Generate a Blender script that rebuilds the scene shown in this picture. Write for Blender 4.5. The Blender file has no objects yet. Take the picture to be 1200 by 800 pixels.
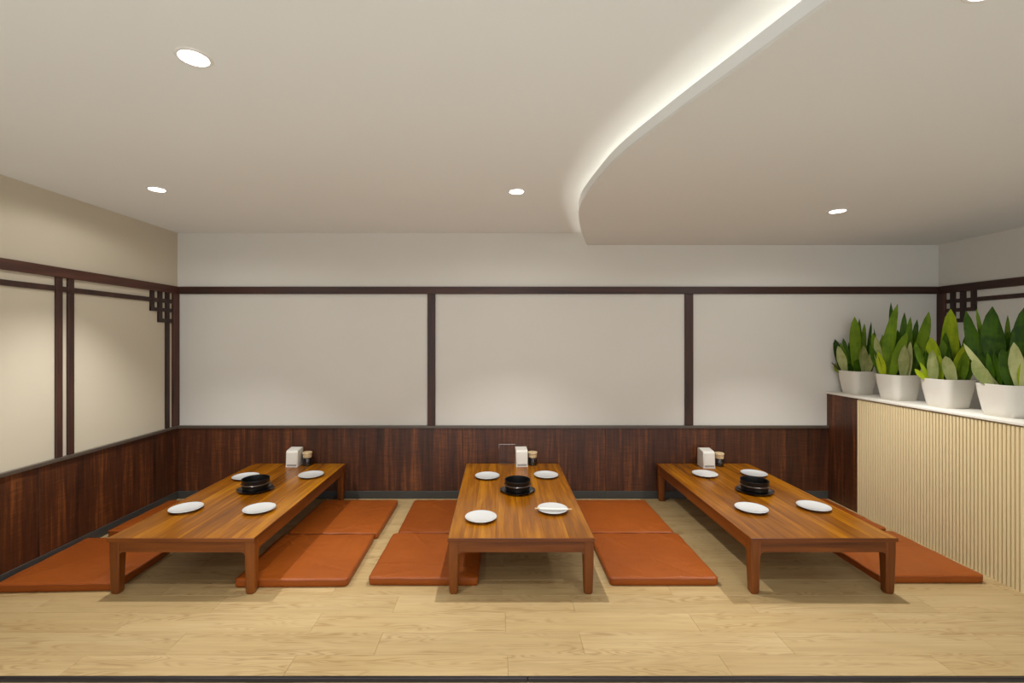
import bpy, bmesh, math, random
from mathutils import Vector, Matrix

random.seed(7)
sc = bpy.context.scene
COL = sc.collection

# ------------------------------------------------------------------ camera, world, exposure
CAM_Z = 1.37
FPX, VPX, VPY = 533.333, 584.0, 397.0          # focal length and vanishing point in 1200x800 pixels
cd = bpy.data.cameras.new('camera')
cam = bpy.data.objects.new('camera', cd)
COL.objects.link(cam)
cam.location = (0, 0, CAM_Z)
cam.rotation_euler = (math.pi / 2, 0, 0)
cd.sensor_width = 36
cd.lens = 36 * FPX / 1200
cd.shift_x = (600 - VPX) / 1200
cd.shift_y = (VPY - 400) / 1200
cd.clip_start = 0.02
sc.camera = cam

world = bpy.data.worlds.new('world')
sc.world = world
world.use_nodes = True
bgn = world.node_tree.nodes['Background']
bgn.inputs[0].default_value = (0.96, 1.0, 1.06, 1)
bgn.inputs[1].default_value = 1.0

sc.view_settings.view_transform = 'Standard'
sc.view_settings.look = 'None'
sc.view_settings.gamma = 1
sc.view_settings.use_curve_mapping = False
sc.view_settings.exposure = 0.70

SPOT_W = 44.0            # downlight lamp power
SPILL_W = 5.5
SPOT_CONE = 91.0
SPOT_BLEND = 0.74
LAMP_COL = (1.0, 1.0, 0.99)
COVE_STRENGTH = 5.6

# ------------------------------------------------------------------ room measures (metres)
BACK = 3.918             # back wall
LEFT = -2.762            # left wall
RIGHT = 3.79             # right wall
CEIL = 2.282             # upper ceiling
DROP = 2.178             # lowered ceiling
EDGE = 1.852             # front edge of the platform
REAR = -2.4              # where the room opens to the rest of the restaurant
HALL = -0.20             # hall floor level
RAIL0, RAIL1 = 1.756, 1.818
CAP0, CAP1 = 0.606, 0.628
BASE_H = 0.066

# ------------------------------------------------------------------ materials
def srgb(r, g, b):
    f = lambda c: (c / 255 / 12.92) if c / 255 <= 0.04045 else ((c / 255 + 0.055) / 1.055) ** 2.4
    return (f(r), f(g), f(b), 1)

class NT:
    def __init__(self, name):
        self.m = bpy.data.materials.new(name)
        self.m.use_nodes = True
        self.t = self.m.node_tree
        self.b = self.t.nodes['Principled BSDF']
    def n(self, typ, **kw):
        nd = self.t.nodes.new(typ)
        for k, v in kw.items():
            setattr(nd, k, v)
        return nd
    def l(self, a, b):
        self.t.links.new(a, b)
    def math(self, op, a, b=None):
        nd = self.n('ShaderNodeMath', operation=op)
        for i, v in enumerate((a, b)):
            if v is None: continue
            if isinstance(v, (int, float)): nd.inputs[i].default_value = v
            else: self.l(v, nd.inputs[i])
        return nd.outputs[0]
    def ramp(self, fac, stops):
        r = self.n('ShaderNodeValToRGB')
        el = r.color_ramp.elements
        el[0].position, el[0].color = stops[0]
        el[1].position, el[1].color = stops[-1]
        for p, c in stops[1:-1]:
            e = el.new(p); e.color = c
        self.l(fac, r.inputs[0])
        return r.outputs[0]
    def mix(self, typ, fac, a, b):
        nd = self.n('ShaderNodeMix', data_type='RGBA', blend_type=typ)
        for sock, v in ((nd.inputs[0], fac), (nd.inputs[6], a), (nd.inputs[7], b)):
            if isinstance(v, (int, float)): sock.default_value = v
            elif isinstance(v, tuple): sock.default_value = v
            else: self.l(v, sock)
        return nd.outputs[2]
    def noise(self, vec, scale, detail=4, rough=0.55, dist=0.0):
        nd = self.n('ShaderNodeTexNoise')
        nd.inputs['Scale'].default_value = scale
        nd.inputs['Detail'].default_value = detail
        nd.inputs['Roughness'].default_value = rough
        nd.inputs['Distortion'].default_value = dist
        if vec is not None: self.l(vec, nd.inputs['Vector'])
        return nd.outputs['Fac']
    def coords(self, scale=(1, 1, 1), shift=True, space='Object'):
        tc = self.n('ShaderNodeTexCoord')
        v = tc.outputs[space]
        if shift:
            oi = self.n('ShaderNodeObjectInfo')
            self.rand = oi.outputs['Random']
            cmb = self.n('ShaderNodeCombineXYZ')
            for i, k in enumerate((37.0, 91.0, 53.0)):
                self.l(self.math('MULTIPLY', self.rand, k), cmb.inputs[i])
            va = self.n('ShaderNodeVectorMath', operation='ADD')
            self.l(v, va.inputs[0]); self.l(cmb.outputs[0], va.inputs[1])
            v = va.outputs[0]
        self.vec0 = v
        return self.scaled(v, scale)
    def scaled(self, v, s):
        vm = self.n('ShaderNodeVectorMath', operation='MULTIPLY')
        self.l(v, vm.inputs[0]); vm.inputs[1].default_value = s
        return vm.outputs[0]
    def bump(self, h, strength, dist=0.002):
        bp = self.n('ShaderNodeBump')
        bp.inputs['Strength'].default_value = strength
        bp.inputs['Distance'].default_value = dist
        self.l(h, bp.inputs['Height'])
        self.l(bp.outputs[0], self.b.inputs['Normal'])
    def base(self, c):
        if isinstance(c, tuple): self.b.inputs['Base Color'].default_value = c
        else: self.l(c, self.b.inputs['Base Color'])
    def set(self, **kw):
        names = dict(rough='Roughness', metal='Metallic', coat='Coat Weight', coat_rough='Coat Roughness',
                     spec='Specular IOR Level', trans='Transmission Weight', ior='IOR', sss='Subsurface Weight')
        for k, v in kw.items():
            self.b.inputs[names[k]].default_value = v
        return self

def plain(name, col, rough=0.5, **kw):
    m = NT(name); m.base(col); m.set(rough=rough, **kw)
    return m.m

def plaster(name, col, var=0.03):
    m = NT(name)
    v = m.coords((1, 1, 1), shift=False)
    big = m.noise(v, 1.3, 3)
    fine = m.noise(v, 160, 3)
    c = m.mix('MULTIPLY', 1.0, col, m.ramp(big, [(0.3, (1 - var, 1 - var, 1 - var, 1)), (0.7, (1, 1, 1, 1))]))
    m.base(c); m.set(rough=0.85, spec=0.25)
    m.bump(fine, 0.12, 0.001)
    return m.m

def streak_wood(name, dark, mid, light, axis, rough=0.45, coat=0.0, fine=60, ripple=0.0, rnd=0.18, spread=(0.3, 0.52, 0.74), coat_rough=0.12, spec=0.5):
    """stained wood: long streaks along one axis, slow tone changes, optional cross ripple"""
    m = NT(name)
    s = [1.0, 1.0, 1.0]; s[axis] = 0.045
    v = m.coords(tuple(s))
    st = m.noise(v, fine, 6, 0.6, 0.4)
    s2 = [1.0, 1.0, 1.0]; s2[axis] = 0.12
    slow = m.noise(m.scaled(m.vec0, tuple(s2)), 9, 3, 0.5, 0.6)
    f = m.math('ADD', m.math('MULTIPLY', st, 0.55), m.math('MULTIPLY', slow, 0.45))
    if ripple:
        s3 = [9.0, 9.0, 9.0]; s3[axis] = 95.0
        rp = m.noise(m.scaled(m.vec0, tuple(s3)), 1.0, 2, 0.5, 0.3)
        f = m.math('ADD', f, m.math('MULTIPLY', m.math('SUBTRACT', rp, 0.5), ripple))
    f = m.math('ADD', f, m.math('MULTIPLY', m.math('SUBTRACT', m.rand, 0.5), rnd))
    m.base(m.ramp(f, [(spread[0], dark), (spread[1], mid), (spread[2], light)]))
    m.set(rough=rough, coat=coat, coat_rough=coat_rough, spec=spec)
    m.bump(st, 0.08, 0.0006)
    return m.m

def oak(name):
    m = NT(name)
    v = m.coords((1.5, 13.0, 1.0))
    n = m.noise(v, 1.15, 1.5, 0.45, 0.35)
    rings = m.math('SINE', m.math('MULTIPLY', n, 110.0))
    rings = m.math('MULTIPLY', m.math('ADD', rings, 1.0), 0.5)
    mask = m.noise(m.scaled(m.vec0, (2.0, 15.0, 1.0)), 1.0, 2, 0.5)
    mask = m.ramp(mask, [(0.42, (0, 0, 0, 1)), (0.62, (1, 1, 1, 1))])
    fib = m.noise(m.scaled(m.vec0, (2.2, 90.0, 1.0)), 1.0, 5, 0.6, 0.2)
    slow = m.noise(m.scaled(m.vec0, (1.0, 6.0, 1.0)), 1.0, 3)
    base = m.ramp(slow, [(0.25, srgb(178, 151, 104)), (0.55, srgb(188, 162, 116)), (0.8, srgb(197, 173, 129))])
    f2 = m.math('MULTIPLY', m.math('MULTIPLY', m.math('POWER', rings, 2.2), mask), 0.5)
    base = m.mix('MIX', f2, base, srgb(140, 104, 54))
    base = m.mix('MULTIPLY', 0.4, base, m.ramp(fib, [(0.3, (0.72, 0.68, 0.6, 1)), (0.6, (1, 1, 1, 1))]))
    tone = m.math('ADD', 0.95, m.math('MULTIPLY', m.rand, 0.08))
    cmb = m.n('ShaderNodeCombineColor')
    for i in range(3): m.l(tone, cmb.inputs[i])
    base = m.mix('MULTIPLY', 1.0, base, cmb.outputs[0])
    m.base(base); m.set(rough=0.42, spec=0.4)
    m.bump(fib, 0.06, 0.0005)
    return m.m

def leaf_mat(name, a, b, rough=0.42):
    m = NT(name)
    v = m.coords((1, 1, 1))
    n = m.noise(v, 14, 4, 0.6, 0.6)
    n2 = m.noise(m.scaled(m.vec0, (40, 40, 6)), 1.0, 3)
    f = m.math('ADD', m.math('MULTIPLY', n, 0.6), m.math('MULTIPLY', n2, 0.4))
    f = m.math('ADD', f, m.math('MULTIPLY', m.math('SUBTRACT', m.rand, 0.5), 0.25))
    m.base(m.ramp(f, [(0.32, a), (0.68, b)]))
    m.set(rough=0.5, spec=0.14)
    return m.m

M = {}
M['wall'] = plaster('greige_plaster', (0.70, 0.675, 0.61, 1))
M['wall_left'] = plaster('beige_plaster', (0.61, 0.545, 0.42, 1))
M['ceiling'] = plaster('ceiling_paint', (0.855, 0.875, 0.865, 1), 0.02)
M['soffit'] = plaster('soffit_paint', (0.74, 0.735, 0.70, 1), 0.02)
M['trimwood'] = streak_wood('dark_trim_wood', srgb(38, 20, 14), srgb(66, 36, 25), srgb(92, 52, 36), 0, rough=0.5)
M['trimwood_v'] = streak_wood('dark_trim_wood_upright', srgb(38, 20, 14), srgb(66, 36, 25), srgb(92, 52, 36), 2, rough=0.5)
M['trimwood_y'] = streak_wood('dark_trim_wood_side', srgb(38, 20, 14), srgb(66, 36, 25), srgb(92, 52, 36), 1, rough=0.5)
M['lattice'] = streak_wood('lattice_wood', srgb(30, 17, 14), srgb(50, 28, 21), srgb(70, 40, 29), 2, rough=0.5)
M['wainscot'] = streak_wood('dark_walnut_panel', srgb(36, 18, 9), srgb(80, 42, 20), srgb(138, 80, 38), 2, rough=0.42, fine=48, ripple=0.17, rnd=0.04, spread=(0.32, 0.53, 0.72))
M['cap'] = plain('dark_bronze_cap', srgb(84, 74, 64), 0.35, metal=0.0, coat=0.3)
M['base'] = plain('charcoal_baseboard', srgb(66, 65, 62), 0.45)
M['table'] = streak_wood('honey_table_wood', srgb(86, 44, 4), srgb(140, 82, 9), srgb(200, 132, 16), 1, rough=0.24, coat=0.0, spec=0.27, fine=42, rnd=0.26, spread=(0.26, 0.53, 0.80), coat_rough=0.16)
M['table_rail'] = streak_wood('table_apron_wood', srgb(78, 38, 11), srgb(114, 60, 19), srgb(146, 82, 28), 0, rough=0.36, coat=0.0, spec=0.35, fine=42, rnd=0.1)
M['table_rail_y'] = streak_wood('table_side_apron_wood', srgb(78, 38, 11), srgb(114, 60, 19), srgb(146, 82, 28), 1, rough=0.36, coat=0.0, spec=0.35, fine=42, rnd=0.1)
M['table_leg'] = streak_wood('table_leg_wood', srgb(78, 38, 11), srgb(114, 60, 19), srgb(146, 82, 28), 2, rough=0.36, coat=0.0, spec=0.35, fine=42, rnd=0.1)
M['oak'] = oak('light_oak_plank')
M['subfloor'] = plain('floor_joint', srgb(120, 92, 58), 0.8)
M['nosing'] = plain('black_step_nosing', srgb(36, 30, 30), 0.4, metal=0.3)
M['yellow'] = plain('yellow_panel', srgb(150, 128, 38), 0.45)
M['yellow_frame'] = plain('pale_yellow_frame', srgb(176, 158, 96), 0.45)
M['hallfloor'] = plaster('hall_floor', srgb(205, 198, 186))
M['white'] = plain('white_ceramic', srgb(212, 212, 210), 0.18, coat=0.4, coat_rough=0.05)
M['white_plastic'] = plain('white_plastic', srgb(226, 221, 210), 0.4)
M['grey_plastic'] = plain('grey_slot', srgb(150, 145, 140), 0.5)
M['iron'] = plain('black_iron', srgb(38, 36, 35), 0.3, metal=0.55, spec=0.5)
M['iron_dark'] = plain('black_enamel', srgb(24, 24, 25), 0.28, coat=0.4)
M['iron_band'] = plain('dark_steel_band', srgb(120, 112, 106), 0.22, metal=0.85)
M['cream'] = plain('cream_slat', (0.74, 0.60, 0.345, 1), 0.55)
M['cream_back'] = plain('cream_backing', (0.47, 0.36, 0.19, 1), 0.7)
M['stone'] = plaster('pale_stone', (0.80, 0.76, 0.67, 1), 0.06)
M['planter'] = plain('white_planter', (0.74, 0.70, 0.62, 1), 0.38)
M['soil'] = plain('dark_soil', srgb(46, 36, 28), 0.95)
M['leaf_dark'] = leaf_mat('dark_green_leaf', srgb(30, 56, 4), srgb(70, 104, 8))
M['leaf_mid'] = leaf_mat('mid_green_leaf', srgb(60, 90, 6), srgb(106, 134, 16))
M['leaf_bright'] = leaf_mat('yellow_green_leaf', srgb(108, 134, 4), srgb(160, 172, 20))
M['leaf_pale'] = leaf_mat('pale_silver_leaf', srgb(122, 132, 74), srgb(172, 174, 118))
M['leaf_dry'] = leaf_mat('dry_brown_leaf', srgb(56, 36, 20), srgb(88, 62, 34))
M['sleeve'] = plain('paper_sleeve', srgb(236, 234, 228), 0.6)
M['bamboo'] = plain('pale_bamboo', srgb(226, 196, 146), 0.5)
M['glass'] = NT('jar_glass').set(rough=0.03, trans=1.0, ior=1.45).m
def clear(name, see, col):
    m = NT(name)
    m.base(col); m.set(rough=0.08)
    tr = m.n('ShaderNodeBsdfTransparent'); mx = m.n('ShaderNodeMixShader')
    out = [n for n in m.t.nodes if n.type == 'OUTPUT_MATERIAL'][0]
    mx.inputs[0].default_value = see
    m.l(m.b.outputs[0], mx.inputs[1]); m.l(tr.outputs[0], mx.inputs[2]); m.l(mx.outputs[0], out.inputs[0])
    return m.m
M['acrylic'] = clear('clear_acrylic', 0.985, (0.6, 0.6, 0.6, 1))
M['acrylic_highlight'] = clear('acrylic_edge_highlight', 0.45, (0.85, 0.85, 0.85, 1))  # light caught by the acrylic edges, put into a whiter material
M['sauce'] = plain('dark_sauce', srgb(34, 16, 12), 0.3)

def emis(name, col, s):
    m = NT(name)
    m.base((0.8, 0.8, 0.8, 1))
    m.b.inputs['Emission Color'].default_value = (*col, 1)
    m.b.inputs['Emission Strength'].default_value = s
    return m.m
M['lens'] = emis('lit_downlight_lens', (1.0, 0.98, 0.94), 7.0)
M['led'] = emis('lit_led_strip', (1.0, 0.93, 0.82), COVE_STRENGTH)
M['lampring'] = plain('white_lamp_ring', (0.8, 0.78, 0.74, 1), 0.4)

def cork():
    m = NT('cork_lid')
    v = m.coords((1, 1, 1))
    n = m.noise(v, 130, 3, 0.7)
    m.base(m.ramp(n, [(0.36, srgb(150, 118, 78)), (0.5, srgb(218, 192, 148)), (0.7, srgb(232, 210, 170))]))
    m.set(rough=0.8)
    return m.m
M['cork'] = cork()

def leather():
    m = NT('tan_leatherette')
    v = m.coords((1, 1, 1))
    big = m.noise(v, 3.0, 4, 0.6)
    fine = m.noise(m.vec0, 220, 2)
    crease = m.noise(m.scaled(m.vec0, (2.2, 8.0, 2.0)), 1.4, 3, 0.5, 1.2)
    f = m.math('ADD', m.math('MULTIPLY', big, 0.8), m.math('MULTIPLY', m.rand, 0.2))
    m.base(m.ramp(f, [(0.25, srgb(134, 64, 14)), (0.75, srgb(156, 79, 22))]))
    m.set(rough=0.45, spec=0.30)
    h = m.math('ADD', m.math('MULTIPLY', fine, 0.08), crease)
    m.bump(h, 0.42, 0.007)
    return m.m
M['leather'] = leather()
M['piping'] = plain('tan_piping', srgb(146, 74, 32), 0.4)

# ------------------------------------------------------------------ mesh helpers
def finish(name, bm, mat, parent=None, loc=(0, 0, 0), rot=(0, 0, 0), smooth=False, angle=40):
    me = bpy.data.meshes.new(name)
    bmesh.ops.recalc_face_normals(bm, faces=bm.faces)
    bm.to_mesh(me); bm.free()
    me.materials.append(mat)
    if smooth:
        for p in me.polygons: p.use_smooth = True
        me.set_sharp_from_angle(angle=math.radians(angle))
    o = bpy.data.objects.new(name, me)
    COL.objects.link(o)
    o.location = loc; o.rotation_euler = rot
    if parent is not None: o.parent = parent
    return o

def add_box(bm, x0, x1, y0, y1, z0, z1, bevel=0.0, seg=1):
    r = bmesh.ops.create_cube(bm, size=1.0)
    vs = r['verts']
    bmesh.ops.scale(bm, vec=(x1 - x0, y1 - y0, z1 - z0), verts=vs)
    bmesh.ops.translate(bm, vec=((x0 + x1) / 2, (y0 + y1) / 2, (z0 + z1) / 2), verts=vs)
    if bevel:
        es = list({e for v in vs for e in v.link_edges})
        bmesh.ops.bevel(bm, geom=es, offset=bevel, segments=seg, affect='EDGES', profile=0.5)

def box(name, x0, x1, y0, y1, z0, z1, mat, parent=None, bevel=0.0, seg=1, smooth=False):
    """a box whose origin sits at its own centre"""
    bm = bmesh.new()
    c = ((x0 + x1) / 2, (y0 + y1) / 2, (z0 + z1) / 2)
    add_box(bm, x0 - c[0], x1 - c[0], y0 - c[1], y1 - c[1], z0 - c[2], z1 - c[2], bevel, seg)
    return finish(name, bm, mat, parent, c, smooth=smooth)

def lathe(name, prof, mat, parent=None, seg=40, loc=(0, 0, 0), angle=35):
    bm = bmesh.new()
    rings = []
    for r, z in prof:
        if r < 1e-6: rings.append([bm.verts.new((0, 0, z))])
        else: rings.append([bm.verts.new((r * math.cos(2 * math.pi * i / seg), r * math.sin(2 * math.pi * i / seg), z)) for i in range(seg)])
    for a, b in zip(rings, rings[1:]):
        for i in range(seg):
            j = (i + 1) % seg
            if len(a) == 1: bm.faces.new((a[0], b[j], b[i]))
            elif len(b) == 1: bm.faces.new((a[i], a[j], b[0]))
            else: bm.faces.new((a[i], a[j], b[j], b[i]))
    return finish(name, bm, mat, parent, loc, smooth=True, angle=angle)

def prism(bm, pts, axis, a0, a1):
    """extrude a polygon; axis 0: pts are (y,z); 1: (x,z); 2: (x,y)"""
    def mk(p, a):
        if axis == 0: return (a, p[0], p[1])
        if axis == 1: return (p[0], a, p[1])
        return (p[0], p[1], a)
    A = [bm.verts.new(mk(p, a0)) for p in pts]
    B = [bm.verts.new(mk(p, a1)) for p in pts]
    n = len(pts)
    bm.faces.new(A); bm.faces.new(B[::-1])
    for i in range(n):
        j = (i + 1) % n
        bm.faces.new((A[i], B[i], B[j], A[j]))

def rrect(w, d, r, n=6):
    pts = []
    for cx, cy, a0 in ((w / 2 - r, d / 2 - r, 0), (-w / 2 + r, d / 2 - r, 90), (-w / 2 + r, -d / 2 + r, 180), (w / 2 - r, -d / 2 + r, 270)):
        for k in range(n + 1):
            a = math.radians(a0 + 90 * k / n)
            pts.append((cx + r * math.cos(a), cy + r * math.sin(a)))
    return pts

def tag(o, label, cat, group=None, kind=None):
    o['label'] = label; o['category'] = cat
    if group: o['group'] = group
    if kind: o['kind'] = kind
    return o

def thing(name, label, cat, loc, rz=0.0, group=None, kind=None):
    o = bpy.data.objects.new(name, None)
    o.empty_display_size = 0.1
    COL.objects.link(o)
    o.location = loc; o.rotation_euler = (0, 0, rz)
    return tag(o, label, cat, group, kind)

def copy_tree(o, parent=None):
    c = o.copy(); COL.objects.link(c); c.parent = parent
    for ch in list(o.children): copy_tree(ch, c)
    return c

# ------------------------------------------------------------------ floor: platform of oak planks
fl = box('floor', LEFT, RIGHT, EDGE, BACK, -0.03, -0.010, M['subfloor'])
tag(fl, 'raised platform floor of light oak planks under the tables', 'floor', kind='structure')
def on(parent, o):
    """parent o to a mesh while keeping its place in the room"""
    o.parent = parent
    o.location = Vector(o.location) - Vector(parent.location)
    return o
PW, PL = 0.1525, 0.915
plank_mesh = {}
rows = []
y = 1.974 - PW
k = 0
while y < BACK:
    off = (0.040, 0.376, 0.034, 0.385, 0.020, 0.372)[k % 6] + (0.0 if k < 6 else 0.02 * math.sin(k))
    y0, y1 = max(y, EDGE), min(y + PW, BACK)
    x = off - PL * 5
    while x < RIGHT:
        x0, x1 = max(x, LEFT), min(x + PL, RIGHT)
        if x1 - x0 > 0.01:
            key = (round(x1 - x0, 3), round(y1 - y0, 3))
            if key not in plank_mesh:
                o = box('plank', x0 + 0.0003, x1 - 0.0003, y0 + 0.0003, y1 - 0.0003, -0.010, 0.0, M['oak'], bevel=0.0009)
                plank_mesh[key] = o.data
            else:
                o = bpy.data.objects.new('plank', plank_mesh[key]); COL.objects.link(o)
                o.location = ((x0 + x1) / 2, (y0 + y1) / 2, -0.005)
            on(fl, o)
        x += PL
    y += PW; k += 1
nose = thing('trim_1', 'black metal nosing along the front edge of the platform', 'step trim', (0, EDGE, 0), kind='structure')
for a, b in ((LEFT, 0.1185), (0.1195, RIGHT)):
    box('nosing_strip', a, b, -0.016, 0.0, -0.0165, 0.001, M['nosing'], nose, bevel=0.003, seg=2)
riser = box('trim_2', LEFT, RIGHT, EDGE - 0.008, EDGE + 0.012, HALL, -0.0165, M['subfloor'])
tag(riser, 'oak riser below the black platform edge', 'riser', kind='structure')
for a, b in ((LEFT, -1.75), (-1.75, -0.835), (-0.835, 0.08), (0.08, 0.995), (0.995, 1.91), (1.91, 2.82), (2.82, RIGHT)):
    o = box('riser_board', a + 0.0006, b - 0.0006, EDGE - 0.0135, EDGE - 0.008, HALL, -0.0168, M['oak'], bevel=0.0008)
    on(riser, o)
for a, b, lab in ((-1.022, -0.826, 'yellow framed panel in the platform riser below the left table'),
                  (1.474, 1.665, 'yellow framed panel in the platform riser below the right table')):
    t = thing('riser_panel', lab, 'panel', ((a + b) / 2, EDGE - 0.0135, HALL))
    w = (b - a) / 2
    h0, h1 = 0.055, -0.0172 - HALL
    box('panel', -w + 0.004, w - 0.004, -0.002, 0.0, h0 + 0.004, h1 - 0.004, M['yellow'], t)
    for q in ((-w, w, h1 - 0.004, h1), (-w, w, h0, h0 + 0.004), (-w, -w + 0.004, h0 + 0.004, h1 - 0.004), (w - 0.004, w, h0 + 0.004, h1 - 0.004)):
        box('frame_strip', q[0], q[1], -0.0035, 0.0, q[2], q[3], M['yellow_frame'], t)
tag(box('floor_hall', LEFT, RIGHT, REAR, EDGE - 0.008, HALL - 0.02, HALL, M['hallfloor']), 'plain hall floor in front of the raised platform', 'floor', kind='structure')

# ------------------------------------------------------------------ walls
wb = box('wall_back', LEFT - 0.1, RIGHT + 0.1, BACK, BACK + 0.1, HALL, CEIL + 0.1, M['wall'])
tag(wb, 'pale plaster back wall with dark wood frames and walnut wainscot', 'wall', kind='structure')
wl = box('wall_left', LEFT - 0.1, LEFT, REAR, BACK, HALL, CEIL + 0.1, M['wall_left'])
tag(wl, 'beige plaster left wall with wood strips and corner lattice', 'wall', kind='structure')
wr = box('wall_right', RIGHT, RIGHT + 0.1, REAR, BACK, HALL, CEIL + 0.1, M['wall'])
tag(wr, 'shaded plaster right wall with lattice behind the potted plants', 'wall', kind='structure')

# back wall dressing
PX = 2.836
on(wb, box('rail', LEFT, RIGHT, BACK - 0.022, BACK, RAIL0, RAIL1, M['trimwood'], bevel=0.002))
for a, b in ((-0.608, -0.541), (1.601, 1.672)):
    on(wb, box('upright', a, b, BACK - 0.018, BACK, CAP1, RAIL0, M['trimwood_v'], bevel=0.002))
on(wb, box('wainscot_cap', LEFT, PX, BACK - 0.028, BACK, CAP0, CAP1, M['cap'], bevel=0.002))
edges = [LEFT, -1.522, -0.302, 0.918, 2.138, PX]
for a, b in zip(edges, edges[1:]):
    on(wb, box('wainscot_panel', a + 0.0006, b - 0.0006, BACK - 0.012, BACK, BASE_H, CAP0, M['wainscot'], bevel=0.001))
bb = thing('baseboard_back', 'charcoal baseboard along the foot of the back wall', 'baseboard', (0, BACK, 0), kind='structure')
for a, b in ((LEFT, -0.302), (-0.302, 0.918), (0.918, PX)):
    box('board', a + 0.0005, b - 0.0005, -0.016, 0, 0.0, BASE_H, M['base'], bb, bevel=0.0015)

# side wall dressing, mirrored for the right wall
def side_wall(w, X, s, y_front):
    def b(name, y0, y1, t, z0, z1, mat, **kw):
        x0, x1 = (X, X + t) if s > 0 else (X - t, X)
        return on(w, box(name, x0, x1, y0, y1, z0, z1, mat, **kw))
    B = BACK
    b('rail', y_front, B - 0.022, 0.022, RAIL0, RAIL1, M['trimwood_y'], bevel=0.002)
    b('corner_post', B - 0.072, B - 0.0005, 0.020, CAP1, RAIL0, M['trimwood_v'], bevel=0.002)
    b('wainscot_cap', y_front, B - 0.028, 0.028, CAP0, CAP1, M['cap'], bevel=0.002)
    ys = [B - 0.012, B - 1.19, B - 2.41, y_front]
    for y1, y0 in zip(ys, ys[1:]):
        b('wainscot_panel', y0 + 0.0006, y1 - 0.0006, 0.012, BASE_H if y0 > EDGE else HALL + 0.06, CAP0, M['wainscot'], bevel=0.001)
    # corner lattice: three columns and three cross bars, stepped
    v1, v2, v3 = (3.602, 3.640), (3.683, 3.725), (3.767, 3.806)
    post = B - 0.072
    b('lattice_bar', v1[0], v1[1], 0.014, 1.594, RAIL0, M['lattice'])
    b('lattice_bar', v2[0], v2[1], 0.014, 1.506, RAIL0, M['lattice'])
    b('lattice_bar', v3[0], v3[1], 0.014, CAP1, RAIL0, M['lattice'])
    b('lattice_bar', 2.949, post, 0.0125, 1.668, 1.701, M['lattice'])
    b('lattice_bar', v1[0], post, 0.0125, 1.594, 1.624, M['lattice'])
    b('lattice_bar', v2[0], post, 0.0125, 1.506, 1.538, M['lattice'])
    # pair of slim uprights dividing the wall
    for a, c in ((2.830, 2.871), (2.908, 2.949)):
        b('upright', a, c, 0.016, CAP1, RAIL0, M['trimwood_v'], bevel=0.0015)
    b('lattice_bar', y_front, 2.830, 0.0125, 1.668, 1.701, M['lattice'])
    b('lattice_bar', 2.871, 2.908, 0.0125, 1.668, 1.701, M['lattice'])
side_wall(wl, LEFT, 1, 0.4)
side_wall(wr, RIGHT, -1, 0.4)
tag(box('baseboard_left', LEFT, LEFT + 0.016, EDGE, BACK - 0.016, 0, BASE_H, M['base'], bevel=0.0015), 'charcoal baseboard along the foot of the left wall', 'baseboard', kind='structure')
tag(box('baseboard_right', RIGHT - 0.016, RIGHT, EDGE, BACK - 0.016, 0, BASE_H, M['base'], bevel=0.0015), 'charcoal baseboard along the right wall behind the partition', 'baseboard', kind='structure')

# ------------------------------------------------------------------ ceiling with curved lowered part
ce = box('ceiling', LEFT, RIGHT, REAR, BACK, CEIL, CEIL + 0.08, M['ceiling'])
tag(ce, 'smooth off white ceiling with a lowered curved part', 'ceiling', kind='structure')
ctrl = [(1.28, REAR), (1.22, -1.4), (1.13, -0.5), (1.00, 0.3), (0.89, 0.75), (0.796, 1.086), (0.726, 1.330), (0.6346, 1.640),
        (0.540, 2.014), (0.5055, 2.3256), (0.4904, 2.62), (0.500, 2.798), (0.523, 2.968), (0.601, 3.327), (0.6936, 3.677), (0.765, BACK)]
def spline(pts, n=6):
    out = []
    for i in range(len(pts) - 1):
        p0 = pts[max(i - 1, 0)]; p1 = pts[i]; p2 = pts[i + 1]; p3 = pts[min(i + 2, len(pts) - 1)]
        for k in range(n):
            t = k / n
            out.append(tuple(0.5 * ((2 * b) + (-a + c) * t + (2 * a - 5 * b + 4 * c - d) * t * t + (-a + 3 * b - 3 * c + d) * t ** 3)
                             for a, b, c, d in zip(p0, p1, p2, p3)))
    out.append(pts[-1])
    return out
curve = spline(ctrl)
def offset(cv, d):
    out = []
    for i, p in enumerate(cv):
        a = Vector(cv[max(i - 1, 0)]); b = Vector(cv[min(i + 1, len(cv) - 1)])
        t = (b - a).normalized()
        out.append((p[0] + t.y * d, p[1] - t.x * d))
    out[0] = (out[0][0], cv[0][1]); out[-1] = (out[-1][0], cv[-1][1])
    return out
def ribbon(bm, ca, cb, z0, z1):
    """solid strip between two plan curves"""
    n = len(ca)
    V = [[bm.verts.new((p[0], p[1], z)) for p in c] for c, z in ((ca, z0), (cb, z0), (cb, z1), (ca, z1))]
    for i in range(n - 1):
        for q in range(4):
            r = (q + 1) % 4
            bm.faces.new((V[q][i], V[q][i + 1], V[r][i + 1], V[r][i]))
    bm.faces.new([V[q][0] for q in range(4)]); bm.faces.new([V[q][-1] for q in range(4)])
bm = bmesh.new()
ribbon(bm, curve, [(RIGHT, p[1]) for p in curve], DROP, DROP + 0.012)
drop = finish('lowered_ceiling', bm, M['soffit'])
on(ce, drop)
bm = bmesh.new()
ribbon(bm, curve, offset(curve, 0.012), DROP + 0.012, DROP + 0.056)
lip = finish('fascia_lip', bm, M['ceiling'], smooth=True, angle=50)
lip.parent = drop
led_a, led_b = offset(curve, 0.105), offset(curve, 0.117)
bm = bmesh.new()
ribbon(bm, led_a, led_b, DROP + 0.012, DROP + 0.022)
led = finish('led_strip', bm, M['led'])
tag(led, 'glowing light strip tucked behind the curved ceiling edge', 'light strip')

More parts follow.
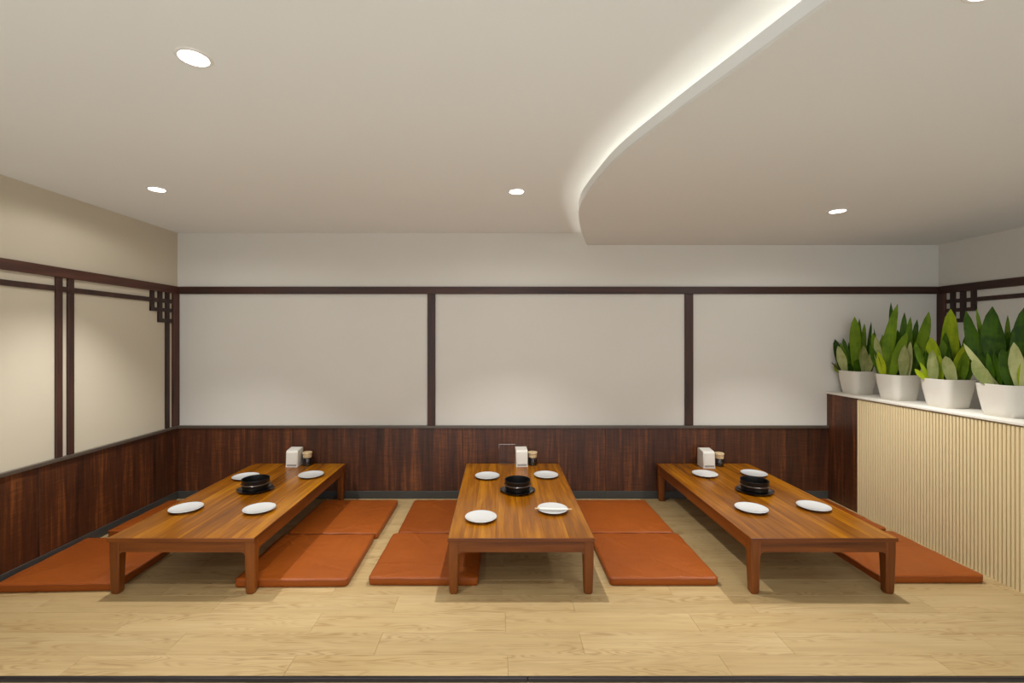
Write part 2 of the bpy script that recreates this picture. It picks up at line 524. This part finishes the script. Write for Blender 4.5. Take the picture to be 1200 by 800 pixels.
# ------------------------------------------------------------------ downlights
def downlight(x, y, z, label, k=1.0):
    t = thing('downlight', label, 'downlight', (x, y, z), group='recessed ceiling downlights')
    lathe('trim_ring', [(0.044, -0.0005), (0.044, -0.004), (0.052, -0.003), (0.055, 0.0)], M['lampring'], t, 32)
    lathe('lens', [(0.0, -0.003), (0.0438, -0.003), (0.0438, 0.0)], M['lens'], t, 32)
    ld = bpy.data.lights.new('downlight_lamp', 'SPOT')
    ld.energy = SPOT_W * k; ld.color = LAMP_COL
    ld.spot_size = math.radians(SPOT_CONE); ld.spot_blend = SPOT_BLEND
    ld.shadow_soft_size = 0.015
    lo = bpy.data.objects.new('lamp', ld); COL.objects.link(lo)
    lo.parent = t; lo.location = (0, 0, -0.03)
    # wide spill of the diffusing lens
    sp = bpy.data.lights.new('downlight_spill', 'SPOT')
    sp.energy = SPILL_W; sp.color = LAMP_COL
    sp.spot_size = math.radians(168); sp.spot_blend = 0.25
    sp.shadow_soft_size = 0.04
    so = bpy.data.objects.new('lens_spill', sp); COL.objects.link(so)
    so.parent = t; so.location = (0, 0, -0.02)
    return t
downlight(-0.987, 1.475, CEIL, 'round lit downlight nearest the viewer on the upper ceiling', 0.8)
downlight(-2.080, 2.773, CEIL, 'round lit downlight on the upper ceiling near the beige left wall', 1.45)
downlight(0.113, 2.813, CEIL, 'round lit downlight over the middle table left of the curved edge', 1.6)
downlight(2.141, 2.873, DROP, 'round lit downlight in the lowered ceiling over the right table', 1.5)
downlight(1.133, 1.040, DROP, 'round lit downlight in the lowered ceiling cut by the top of the photo', 0.8)

# unseen fill lamps built as downlights, added to brighten hall floor and ceiling
for i, (x, y, z, w) in enumerate(((-2.1, -0.35, CEIL, 'left wall'), (0.1, -0.30, CEIL, 'middle of the hall'), (1.9, -0.35, DROP, 'right wall'))):
    downlight(x, y, z, 'added fill downlight behind the viewer, towards the ' + w, 1.8)

# ------------------------------------------------------------------ low partition with slats, stone ledge
SF = 2.822          # face of the slats
Y0P, Y1P = 2.445, 3.585
pt = thing('wall_partition', 'low partition with cream vertical slats and a dark wood end', 'partition', (0, 0, 0), kind='structure')
box('core', SF + 0.014, 3.085, Y0P + 0.004, BACK, 0.0, 0.9016, M['cream_back'], pt)
box('dark_side_panel', SF + 0.006, SF + 0.0138, Y1P, BACK - 0.0005, 0.0, 0.9014, M['wainscot'], pt)
box('end_panel', SF + 0.004, 3.085, Y0P, Y0P + 0.004, 0.0, 0.9014, M['planter'], pt)
bm = bmesh.new()
hw = 0.0085
prism(bm, [(-hw, 0.013), (-hw * 0.92, 0.004), (-hw * 0.6, 0.0008), (0, 0), (hw * 0.6, 0.0008), (hw * 0.92, 0.004), (hw, 0.013)], 2, 0.0, 0.893)
for v in bm.verts: v.co = Vector((v.co.y, v.co.x, v.co.z))
slat0 = finish('slat', bm, M['cream'], pt, (SF, Y0P + 0.0108, 0), smooth=True, angle=35)
n_sl = 53
pit = (Y1P - Y0P) / n_sl
for i in range(1, n_sl):
    o = slat0.copy(); COL.objects.link(o); o.location = (SF, Y0P + pit * (i + 0.5), 0)
slat0.location = (SF, Y0P + pit * 0.5, 0)
bm = bmesh.new()
add_box(bm, 2.815, 3.10, Y0P - 0.006, BACK - 0.0005, 0.9018, 0.917, 0.002, 2)
tag(finish('stone_ledge', bm, M['stone']), 'pale stone ledge on top of the slatted partition', 'ledge')

# ------------------------------------------------------------------ low tables
TH, TW, TL = 0.307, 0.782, 1.455
TY0 = 2.432
def make_table(cx, label):
    t = thing('low_table', label, 'table', (cx, TY0, 0), group='low wooden dining tables')
    hw = TW / 2
    edges = [-hw, -0.262, -0.135, -0.004, 0.128, 0.258, hw]
    for a, b in zip(edges, edges[1:]):
        box('top_board', a + (0.0002 if a > -hw else 0), b - (0.0002 if b < hw else 0), 0.0, TL, TH - 0.020, TH, M['table'], t, bevel=0.0006)
    # rounded lipping along the short and long edges
    for nm, q in (('edge_strip', (-hw - 0.003, hw + 0.003, -0.004, 0.0)), ('edge_strip', (-hw - 0.003, hw + 0.003, TL, TL + 0.004)),
                  ('edge_strip', (-hw - 0.003, -hw, 0.0, TL)), ('edge_strip', (hw, hw + 0.003, 0.0, TL))):
        box(nm, q[0], q[1], q[2], q[3], TH - 0.021, TH - 0.0004, M['table_rail'] if q[1] - q[0] > 0.1 else M['table_rail_y'], t, bevel=0.0014, seg=2)
    # aprons with a rounded run-out into the legs
    def arch(length, z0, z1, r):
        p = [(0, z1), (length, z1), (length, z0 - r)]
        for k in range(0, 7):
            a = math.radians(90 * k / 6)
            p.append((length - r + r * math.cos(a), z0 - r + r * math.sin(a)))
        for k in range(0, 7):
            a = math.radians(90 + 90 * k / 6)
            p.append((r + r * math.cos(a), z0 - r + r * math.sin(a)))
        p.append((0, z0 - r))
        out = []
        for q in p:
            if not out or (abs(q[0] - out[-1][0]) + abs(q[1] - out[-1][1])) > 1e-5: out.append(q)
        return out
    L = 0.056
    az0, az1 = TH - 0.079, TH - 0.0212
    for yy in (0.006, TL - 0.032):
        bm = bmesh.new(); prism(bm, arch(TW - 2 * L + 0.008, az0, az1, 0.026), 1, 0, 0.026)
        finish('apron', bm, M['table_rail'], t, (-hw + L - 0.004, yy, 0))
    for xx in (-hw + 0.004, hw - 0.030):
        bm = bmesh.new(); prism(bm, arch(TL - 2 * L + 0.008, az0, az1, 0.026), 0, 0, 0.026)
        finish('apron', bm, M['table_rail_y'], t, (xx, L - 0.004, 0))
    # tapered legs
    for sx in (-1, 1):
        for sy in (0, 1):
            bm = bmesh.new()
            ox = sx * (hw - 0.001); oy = 0.003 if sy == 0 else TL - 0.003
            ix = -sx; iy = 1 if sy == 0 else -1
            prev = None
            for z, w, ins in ((TH - 0.021, 0.057, 0.0), (0.22, 0.055, 0.0), (0.10, 0.050, 0.002), (0.010, 0.045, 0.005), (0.0, 0.037, 0.009)):
                x0 = ox + ix * ins; y0 = oy + iy * ins
                c = 0.006
                pts = []
                for (u, v) in ((c, 0), (w - c, 0), (w, c), (w, w - c), (w - c, w), (c, w), (0, w - c), (0, c)):
                    pts.append(bm.verts.new((x0 + ix * u, y0 + iy * v, z)))
                if prev is None: bm.faces.new(pts)
                else:
                    for i in range(8):
                        j = (i + 1) % 8
                        bm.faces.new((prev[i], prev[j], pts[j], pts[i]))
                prev = pts
            bm.faces.new(prev[::-1])
            finish('leg', bm, M['table_leg'], t)
    return t
TXL, TXC, TXR = -1.697, 0.1217, 1.742
make_table(TXL, 'low honey brown wooden table nearest the beige left wall')
make_table(TXC, 'low honey brown wooden table in the middle of the three')
make_table(TXR, 'low honey brown wooden table nearest the slatted partition')

# ------------------------------------------------------------------ floor cushions
def cushion(x0, x1, y0, y1, label, rz=0.0, seed=0, h=0.05):
    rnd = random.Random(seed)
    w, d = x1 - x0, y1 - y0
    t = thing('floor_cushion', label, 'cushion', ((x0 + x1) / 2, (y0 + y1) / 2, 0.0), rz, 'tan floor cushions beside the tables')
    bm = bmesh.new()
    folds = []
    for k in range(13):
        sx, sy = rnd.choice((-1, 1)), rnd.choice((-1, 1))
        ang = rnd.uniform(0, math.pi)
        folds.append((sx * w * rnd.uniform(0.15, 0.46), sy * d * rnd.uniform(0.2, 0.47), ang, rnd.uniform(0.006, 0.014), rnd.uniform(0.06, 0.2), rnd.uniform(0.0022, 0.0056) * rnd.choice((1, 1, -1))))
    def topz(x, y):
        e = max(abs(x) / (w / 2), abs(y) / (d / 2))
        z = h - 0.005 + 0.005 * (1 - e ** 6)
        for fx, fy, a, sw, sl, am in folds:
            u = (x - fx) * math.cos(a) + (y - fy) * math.sin(a)
            v = -(x - fx) * math.sin(a) + (y - fy) * math.cos(a)
            z += am * math.exp(-(u / sl) ** 2 - (v / sw) ** 2)
        return z
    loops = []
    N = 12
    for ins, z in ((0.006, 0.0), (0.001, 0.004), (0.0, 0.02), (0.0, h * 0.66), (0.0008, h - 0.0105), (0.0042, h - 0.0062)):
        pts = rrect(w - 2 * ins, d - 2 * ins, 0.020, 4)
        # straight sides need more points: resample
        full = []
        for i, p in enumerate(pts):
            q = pts[(i + 1) % len(pts)]
            L = math.hypot(q[0] - p[0], q[1] - p[1])
            m = 44 if L > 0.1 else 1
            for k in range(m):
                full.append((p[0] + (q[0] - p[0]) * k / m, p[1] + (q[1] - p[1]) * k / m))
        wob = 0.0012
        loops.append([(x, y, z + (wob * math.sin(i * 0.37 + seed) if z > 0.02 else 0)) for i, (x, y) in enumerate(full)])
    base = rrect(w - 0.03, d - 0.03, 0.014, 4)
    src = loops[-1]
    for s in (0.975, 0.95, 0.92, 0.89, 0.86, 0.82, 0.78, 0.74, 0.69, 0.64, 0.58, 0.52, 0.45, 0.37, 0.28, 0.18, 0.08):
        loops.append([(x * s, y * s, topz(x * s, y * s)) for x, y, _ in src])
    rings = [[bm.verts.new(p) for p in lp] for lp in loops]
    n = len(rings[0])
    for a, b in zip(rings, rings[1:]):
        for i in range(n):
            j = (i + 1) % n
            bm.faces.new((a[i], a[j], b[j], b[i]))
    bm.faces.new(rings[0][::-1])
    c = bm.verts.new((0, 0, topz(0, 0)))
    for i in range(n): bm.faces.new((rings[-1][i], rings[-1][(i + 1) % n], c))
    finish('cover', bm, M['leather'], t, smooth=True, angle=70)
    # piped seam round the upper edge
    bm = bmesh.new()
    path = [(x * 1.0, y * 1.0, z) for x, y, z in loops[4]]
    rr = 0.0022
    prev = None; first = None
    for i, p in enumerate(path):
        q0 = Vector(path[i - 1]); q1 = Vector(path[(i + 1) % len(path)])
        tn = (q1 - q0).normalized(); sd = tn.cross(Vector((0, 0, 1))).normalized()
        ring = [bm.verts.new(Vector(p) + sd * (rr * math.cos(a)) + Vector((0, 0, rr * math.sin(a)))) for a in (0, math.pi / 2, math.pi, 1.5 * math.pi)]
        if prev:
            for a in range(4): bm.faces.new((prev[a], prev[(a + 1) % 4], ring[(a + 1) % 4], ring[a]))
        else: first = ring
        prev = ring
    for a in range(4): bm.faces.new((prev[a], prev[(a + 1) % 4], first[(a + 1) % 4], first[a]))
    finish('piping', bm, M['piping'], t, smooth=True, angle=180)
    return t
R = math.radians
cushion(-2.735, -2.092, 2.462, 3.052, 'tan floor cushion against the left wall, the one nearer the viewer', R(2.0), 1)
cushion(-2.706, -2.090, 3.144, 3.740, 'tan floor cushion against the left wall, the one further back', 0, 2)
cushion(-1.460, -0.838, 2.508, 3.092, 'tan floor cushion on the right side of the left table, nearer the viewer', R(0.8), 3)
cushion(-1.440, -0.825, 3.108, 3.756, 'tan floor cushion on the right side of the left table, by the back wall', 0, 4)
cushion(-0.720, -0.109, 2.525, 3.112, 'tan floor cushion on the left side of the middle table, nearer the viewer', R(-0.6), 5)
cushion(-0.690, -0.085, 3.124, 3.756, 'tan floor cushion on the left side of the middle table, by the back wall', 0, 6)
cushion(0.620, 1.225, 2.525, 3.112, 'tan floor cushion on the right side of the middle table, nearer the viewer', 0, 7)
cushion(0.605, 1.208, 3.124, 3.756, 'tan floor cushion on the right side of the middle table, by the back wall', 0, 8)
cushion(2.140, 2.728, 2.550, 3.150, 'tan floor cushion by the slatted partition, the one nearer the viewer', 0, 9)
cushion(2.135, 2.724, 3.186, 3.790, 'tan floor cushion by the slatted partition, the one further back', 0, 10)

# ------------------------------------------------------------------ tableware
def plate(x, y, label):
    o = lathe('plate', [(0.0, 0.0015), (0.050, 0.0015), (0.053, 0.0), (0.056, 0.001), (0.060, 0.004), (0.078, 0.009), (0.092, 0.0155), (0.0938, 0.0170),
                        (0.0930, 0.0182), (0.089, 0.0172), (0.074, 0.0120), (0.062, 0.0092), (0.0, 0.0086)], M['white'], None, 56, (x, y, TH), angle=60)
    return tag(o, label, 'plate', 'round white plates on the tables')
plate(-1.941, 2.829, 'white plate at the front left corner of the left table')
plate(-1.481, 2.820, 'white plate at the front right corner of the left table')
plate(-1.930, 3.477, 'white plate half hidden behind the black pot on the left table')
plate(-1.450, 3.523, 'white plate in front of the sauce jar on the left table')
plate(-0.103, 2.687, 'white plate at the front left corner of the middle table')
plate(0.335, 2.817, 'white plate with chopsticks across it on the middle table')
plate(-0.085, 3.494, 'white plate at the back left of the middle table')
plate(0.369, 3.518, 'white plate at the back right of the middle table')
plate(1.571, 2.826, 'white plate at the front left corner of the right table')
plate(1.980, 2.858, 'white plate at the front right corner of the right table')
plate(1.609, 3.545, 'white plate in front of the napkin dispenser on the right table')
plate(1.998, 3.557, 'white plate just behind the black pot on the right table')

def hot_pot(x, y, which, rz):
    tr = thing('pot_tray', 'black round tray under the pot on the %s table' % which, 'tray', (x, y, TH), rz, 'black trays under the pots')
    lathe('dish', [(0.0, 0.002), (0.080, 0.002), (0.083, 0.0), (0.090, 0.002), (0.108, 0.011), (0.1135, 0.0135), (0.1140, 0.0160), (0.111, 0.0170), (0.105, 0.0140), (0.094, 0.0095), (0.0, 0.0085)], M['iron_dark'], tr, 48, angle=60)
    for s in (-1, 1):
        bm = bmesh.new()
        prism(bm, [(s * 0.108, -0.034), (s * 0.119, -0.028), (s * 0.124, 0.0), (s * 0.119, 0.028), (s * 0.108, 0.034)], 2, 0.0095, 0.0160)
        finish('lug', bm, M['iron_dark'], tr)
    p = thing('stew_pot', 'black iron pot with a raised band on the %s table' % which, 'pot', (x, y, TH + 0.0085), rz, 'black iron pots on the tables')
    lathe('body', [(0.0, 0.0), (0.070, 0.0), (0.076, 0.003), (0.0795, 0.012), (0.0815, 0.040), (0.082, 0.0445), (0.0825, 0.050), (0.0832, 0.066), (0.0845, 0.0715), (0.0848, 0.0750), (0.0832, 0.0768),
                   (0.0806, 0.0755), (0.0795, 0.070), (0.0775, 0.040), (0.073, 0.014), (0.060, 0.008), (0.0, 0.0075)], M['iron'], p, 56, angle=50).scale = (1.07, 1.07, 1.0)
    lathe('band', [(0.0813, 0.0405), (0.0870, 0.0425), (0.0878, 0.0445), (0.0868, 0.0462), (0.0819, 0.0475)], M['iron_band'], p, 56, angle=60).scale = (1.07, 1.07, 1.0)
hot_pot(-1.708, 3.203, 'left', 0.1)
hot_pot(0.134, 3.176, 'middle', 0.0)
hot_pot(1.782, 3.167, 'right', -0.15)

def dispenser(x, y, which, rz=0.0):
    t = thing('napkin_dispenser', 'white napkin dispenser box on the %s table' % which, 'dispenser', (x, y, TH), rz, 'white napkin dispensers')
    w = 0.048
    bm = bmesh.new()
    prism(bm, [(0.002, 0.008), (0.010, 0.122), (0.014, 0.130), (0.024, 0.136), (0.105, 0.147), (0.112, 0.146), (0.117, 0.140), (0.119, 0.008)], 0, -w, w)
    bmesh.ops.bevel(bm, geom=bm.edges[:], offset=0.0022, segments=2, affect='EDGES', profile=0.6)
    finish('body', bm, M['white_plastic'], t, smooth=True, angle=40)
    box('base', -w - 0.001, w + 0.001, 0.0, 0.120, 0.0, 0.009, M['white_plastic'], t, bevel=0.0015)
    bm = bmesh.new()
    prism(bm, [(0.0010, 0.026), (0.0064, 0.118), (0.012, 0.118), (0.012, 0.026)], 0, -w + 0.010, w - 0.008)
    finish('front_panel', bm, M['white_plastic'], t)
    bm = bmesh.new()
    prism(bm, [(-0.0002, 0.0095), (0.0014, 0.0235), (0.010, 0.0235), (0.010, 0.0095)], 0, -w + 0.010, w - 0.008)
    finish('napkin_slot', bm, M['grey_plastic'], t)
dispenser(-1.712, 3.765, 'left')
dispenser(0.197, 3.775, 'middle', 0.06)
dispenser(1.733, 3.735, 'right')

def jar(x, y, which):
    t = thing('sauce_jar', 'small glass sauce jar with cork lid on the %s table' % which, 'jar', (x, y, TH), group='sauce jars with cork lids')
    lathe('glass_body', [(0.0, 0.0), (0.031, 0.0), (0.0335, 0.003), (0.0335, 0.060), (0.031, 0.066), (0.029, 0.066), (0.0324, 0.059), (0.0324, 0.004), (0.0, 0.0035)], M['glass'], t, 36).scale = (1.08, 1.08, 1.0)
    lathe('sauce', [(0.0, 0.0042), (0.0323, 0.0046), (0.0323, 0.054), (0.0, 0.054)], M['sauce'], t, 36).scale = (1.08, 1.08, 1.0)
    lathe('lid', [(0.0, 0.0662), (0.032, 0.0662), (0.0325, 0.068), (0.0325, 0.096), (0.0365, 0.099), (0.0368, 0.106), (0.034, 0.1105), (0.0, 0.112)], M['cork'], t, 36).scale = (1.08, 1.08, 1.0)
jar(-1.612, 3.842, 'left')
jar(0.290, 3.845, 'middle')
jar(1.850, 3.812, 'right')

# clear menu stand behind the middle dispenser
t = thing('menu_stand', 'empty clear acrylic menu stand behind the middle napkin dispenser', 'menu stand', (0.075, 3.860, TH))
box('panel', -0.068, 0.068, 0.0, 0.003, 0.003, 0.168, M['acrylic'], t, bevel=0.0005)
box('edge', -0.068, 0.068, 0.0, 0.003, 0.1681, 0.1705, M['acrylic_highlight'], t)  # top and upper left edge carry the painted highlight
box('edge', -0.0700, -0.0681, 0.0, 0.003, 0.135, 0.1705, M['acrylic_highlight'], t)
box('foot', -0.068, 0.068, -0.026, 0.029, 0.0, 0.0029, M['acrylic'], t, bevel=0.0005)

# chopsticks in a paper sleeve lying on a plate
t = thing('chopsticks', 'pale chopsticks in a white paper sleeve lying across a plate', 'chopsticks', (0.337, 2.792, TH + 0.0184), R(-3))
for dy in (-0.0035, 0.0035):
    bm = bmesh.new()
    bmesh.ops.create_cone(bm, cap_ends=True, segments=8, radius1=0.0030, radius2=0.0024, depth=0.226, matrix=Matrix.Translation((0, dy, 0.0031)) @ Matrix.Rotation(math.pi / 2, 4, 'Y'))
    finish('stick', bm, M['bamboo'], t, smooth=True)
box('paper_sleeve', -0.086, 0.090, -0.0085, 0.0085, -0.0002, 0.0066, M['sleeve'], t, bevel=0.002)

# ------------------------------------------------------------------ potted plants on the ledge
LEDGE = 0.917
PS = 0.191
def view_point(px, py, C, b):
    """point in the upright plane through a pot centre (shifted b metres away from the camera)"""
    v = Vector((C[0], C[1], 0)).normalized()
    P0 = Vector((C[0], C[1], 0)) + v * b
    ray = Vector(((px - VPX) / FPX, 1.0, -(py - VPY) / FPX))
    s = P0.dot(v) / ray.dot(v)
    return Vector((0, 0, CAM_Z)) + ray * s
def leaf(root, C, base_px, tip, wpx, mat, b=0.0, tip_b=0.0, bow=0.0, twist=0.0, peak=0.58, seed=0):
    rnd = random.Random(seed)
    v = Vector((C[0], C[1], 0)).normalized()
    rgt = Vector((v.y, -v.x, 0))
    soil = LEDGE + 0.162
    bp = view_point(base_px, 430, C, b); bp.z = soil
    # keep the root inside the pot
    off = bp - Vector((C[0], C[1], soil))
    lim = 0.086
    off.x = max(-lim, min(lim, off.x)); off.y = max(-lim, min(lim, off.y))
    bp = Vector((C[0], C[1], soil)) + off
    tp = view_point(tip[0], tip[1], C, b + tip_b)
    u = view_point(tip[0] + 10, tip[1], C, b) - view_point(tip[0], tip[1], C, b)
    hwid = wpx * u.length / 10 / 2
    mid = (bp + tp) / 2 + rgt * bow * (tp - bp).length + v * (-0.08 * (tp - bp).length if tip_b >= 0 else 0.08 * (tp - bp).length)
    bm = bmesh.new()
    n = 9
    prev = None
    hwid /= max(0.55, math.cos(twist))
    for i in range(n + 1):
        tt = i / n
        p = bp * (1 - tt) ** 2 + mid * 2 * tt * (1 - tt) + tp * tt ** 2
        tn = ((mid - bp) * (1 - tt) + (tp - mid) * tt).normalized()
        side = rgt - tn * rgt.dot(tn)
        side = side.normalized() if side.length > 0.05 else v.cross(tn).normalized()
        nr = side.cross(tn).normalized()
        side = (side * math.cos(twist) + nr * math.sin(twist)).normalized()
        nr = side.cross(tn).normalized()
        if tt < peak: prof = 0.52 + 0.48 * math.sin(math.pi / 2 * tt / peak)
        else: prof = math.cos(math.pi / 2 * (tt - peak) / (1 - peak)) ** 0.62 * (1 - 0.10 * math.sin(math.pi * (tt - peak) / (1 - peak)))
        prof = max(prof, 0.03)
        hw = hwid * prof * (1 + 0.07 * math.sin(7 * tt + seed * 1.7))
        fold = 0.26 * hw
        q = nr if nr.dot(v) > 0 else -nr
        ring = [bm.verts.new(p - side * hw), bm.verts.new(p - side * hw * 0.5 + q * fold * 0.7 - q * 0.0010), bm.verts.new(p + q * fold - q * 0.0016),
                bm.verts.new(p + side * hw * 0.5 + q * fold * 0.7 - q * 0.0010), bm.verts.new(p + side * hw), bm.verts.new(p + q * fold + q * 0.0016)]
        if prev:
            for a in range(6): bm.faces.new((prev[a], prev[(a + 1) % 6], ring[(a + 1) % 6], ring[a]))
        else: bm.faces.new(ring)
        prev = ring
    bm.faces.new(prev[::-1])
    for vv in bm.verts: vv.co -= Vector(root.location)
    return finish('leaf', bm, M[mat], root, smooth=True, angle=70)

def planter(y0, label, leaves, idx):
    C = (2.8925 + PS / 2, y0 + PS / 2)
    t = thing('potted_plant', label, 'potted plant', (C[0], C[1], LEDGE), group='potted plants on the stone ledge')
    bm = bmesh.new()
    loops = [(0.158, 0.0, 0.034), (0.163, 0.003, 0.036), (0.176, 0.04, 0.040), (0.202, 0.12, 0.046), (0.216, 0.183, 0.050), (0.217, 0.1875, 0.050), (0.215, 0.189, 0.050), (0.209, 0.1875, 0.047), (0.203, 0.155, 0.046)]
    prev = None
    for w, z, r in loops:
        ring = [bm.verts.new((x, y, z)) for x, y in rrect(w, w, r, 6)]
        if prev:
            for i in range(len(ring)): bm.faces.new((prev[i], prev[(i + 1) % len(ring)], ring[(i + 1) % len(ring)], ring[i]))
        else: bm.faces.new(ring[::-1])
        prev = ring
    finish('pot', bm, M['planter'], t, smooth=True, angle=40)
    bm = bmesh.new()
    ring = [bm.verts.new((x, y, 0.162)) for x, y in rrect(0.2045, 0.2045, 0.046, 6)]
    low = [bm.verts.new((x, y, 0.155)) for x, y in rrect(0.2025, 0.2025, 0.046, 6)]
    bm.faces.new(ring); bm.faces.new(low[::-1])
    for i in range(len(ring)): bm.faces.new((low[i], low[(i + 1) % len(ring)], ring[(i + 1) % len(ring)], ring[i]))
    finish('soil', bm, M['soil'], t)
    fr = random.Random(90 + idx)
    lo_px = min(L[0] for L in leaves); hi_px = max(L[0] for L in leaves)
    top_px = min(L[1][1] for L in leaves)
    fill = []
    for k in range(9):
        u = (k + 0.5) / 9
        bx = lo_px + (hi_px - lo_px) * u
        fill.append((bx, (bx + (u - 0.5) * 16 + fr.uniform(-4, 4), top_px + fr.uniform(22, 48)), fr.uniform(9, 13), fr.choice(('dark', 'dark', 'mid')), dict(b=fr.uniform(0.02, 0.075), twist=fr.uniform(-0.6, 0.6))))
    for k in range(6):
        u = (k + 0.5) / 6
        bx = lo_px + (hi_px - lo_px) * u
        fill.append((bx, (bx + (u - 0.5) * 20 + fr.uniform(-5, 5), top_px + fr.uniform(38, 58)), fr.uniform(8, 12), fr.choice(('dark', 'mid', 'dark')), dict(b=fr.uniform(-0.04, 0.01), twist=fr.uniform(-0.5, 0.5))))
    for k, L in enumerate(leaves + fill):
        kw = L[4] if len(L) > 4 else {}
        leaf(t, C, L[0], L[1], L[2], 'leaf_' + L[3], seed=idx * 31 + k, **kw)

planter(3.689, 'potted plant by the back wall, smallest looking of the four', [
    (1003, (1001.5, 371), 14, 'mid', dict(b=-0.01, peak=0.6)),
    (1006, (1007, 373), 8, 'dark', dict(b=0.03)),
    (1010, (1013, 379), 8, 'mid', dict(b=0.02)),
    (1015, (1021, 377), 5, 'dark', dict(b=0.03)),
    (1019, (1025, 388), 9, 'dark', dict(b=0.0)),
    (991, (982, 405), 11, 'pale', dict(b=-0.04)),
    (998, (988, 396), 8, 'dark', dict(b=0.01)),
    (995, (985, 402), 8, 'mid', dict(b=0.0)),
    (1013, (1012, 405), 11, 'pale', dict(b=-0.06)),
    (1017, (1022, 412), 9, 'pale', dict(b=-0.07)),
    (987, (981, 417), 7, 'dark', dict(b=-0.02)),
    (1001, (996, 398), 9, 'dark', dict(b=0.05)),
    (1020, (1018, 400), 9, 'dark', dict(b=0.05)),
    (988, (974, 424), 2.0, 'dry', dict(b=-0.02)),
], 1)
planter(3.306, 'potted plant second from the back wall with one tall pointed leaf', [
    (1039, (1052, 356), 15, 'mid', dict(b=-0.02, peak=0.55, bow=-0.06)),
    (1046, (1044, 354), 8, 'dark', dict(b=0.03)),
    (1045, (1063, 389), 14, 'mid', dict(b=-0.05, bow=-0.04)),
    (1056, (1060, 366), 11, 'dark', dict(b=0.04)),
    (1060, (1067, 371), 11, 'mid', dict(b=0.03)),
    (1064, (1075, 374), 10, 'dark', dict(b=0.04)),
    (1063, (1088.5, 365), 15, 'mid', dict(b=0.0, bow=0.06)),
    (1058, (1060, 404), 13, 'pale', dict(b=-0.075)),
    (1063, (1067, 400), 9, 'pale', dict(b=-0.06, twist=0.4)),
    (1033, (1026, 394), 10, 'pale', dict(b=-0.03)),
    (1037, (1034, 392), 9, 'mid', dict(b=0.0)),
    (1034, (1029, 412), 10, 'bright', dict(b=-0.05)),
    (1070, (1083, 392), 15, 'dark', dict(b=0.0)),
    (1052, (1052, 386), 12, 'dark', dict(b=0.05)),
    (1068, (1076, 402), 12, 'dark', dict(b=-0.03)),
    (1028, (1024, 384), 3, 'dark', dict(b=0.05)),
], 2)
planter(2.9325, 'potted plant third from the back wall with broad yellow green leaves', [
    (1112, (1114, 362), 25, 'bright', dict(b=0.04, peak=0.5)),
    (1097, (1091, 395), 19, 'bright', dict(b=-0.01)),
    (1107, (1105, 398), 16, 'mid', dict(b=0.0)),
    (1093, (1092, 410), 14, 'pale', dict(b=-0.06)),
    (1117, (1108, 417), 17, 'pale', dict(b=-0.07, peak=0.55)),
    (1116, (1129, 405), 12, 'bright', dict(b=-0.02)),
    (1122, (1139, 392), 14, 'dark', dict(b=0.0, bow=-0.1)),
    (1124, (1133, 410), 15, 'mid', dict(b=-0.03)),
    (1130, (1141, 418), 14, 'dark', dict(b=-0.02)),
    (1092, (1072, 432), 8, 'bright', dict(b=-0.04, bow=-0.1)),
    (1089, (1078, 424), 6, 'bright', dict(b=-0.05)),
    (1094, (1072, 401), 10, 'mid', dict(b=0.02, bow=-0.06)),
    (1102, (1100, 415), 12, 'bright', dict(b=-0.04)),
    (1118, (1121, 400), 14, 'dark', dict(b=0.05)),
    (1126, (1132, 398), 12, 'dark', dict(b=0.05)),
], 3)
planter(2.572, 'potted plant nearest the viewer with broad dark green leaves', [
    (1181, (1163, 359), 28, 'dark', dict(b=0.02, bow=-0.10, peak=0.6)),
    (1172, (1132, 364), 19, 'dark', dict(b=0.03, bow=-0.10, peak=0.6)),
    (1160, (1144, 361), 8, 'mid', dict(b=0.06)),
    (1172, (1129, 402), 9, 'pale', dict(b=-0.03, bow=-0.05)),
    (1164, (1140, 421), 18, 'pale', dict(b=-0.06, bow=-0.06, peak=0.55)),
    (1186, (1174, 408), 20, 'dark', dict(b=-0.04)),
    (1190, (1203, 357), 24, 'dark', dict(b=0.02, bow=-0.04)),
    (1180, (1181, 369), 9, 'mid', dict(b=0.06)),
    (1195, (1188, 401), 19, 'pale', dict(b=-0.07, peak=0.6)),
    (1202, (1198, 424), 14, 'bright', dict(b=-0.075)),
    (1208, (1218, 385), 18, 'mid', dict(b=0.0)),
    (1200, (1224, 402), 15, 'mid', dict(b=-0.03)),
    (1212, (1232, 395), 16, 'dark', dict(b=0.02)),
    (1184, (1190, 380), 16, 'dark', dict(b=0.06)),
], 4)
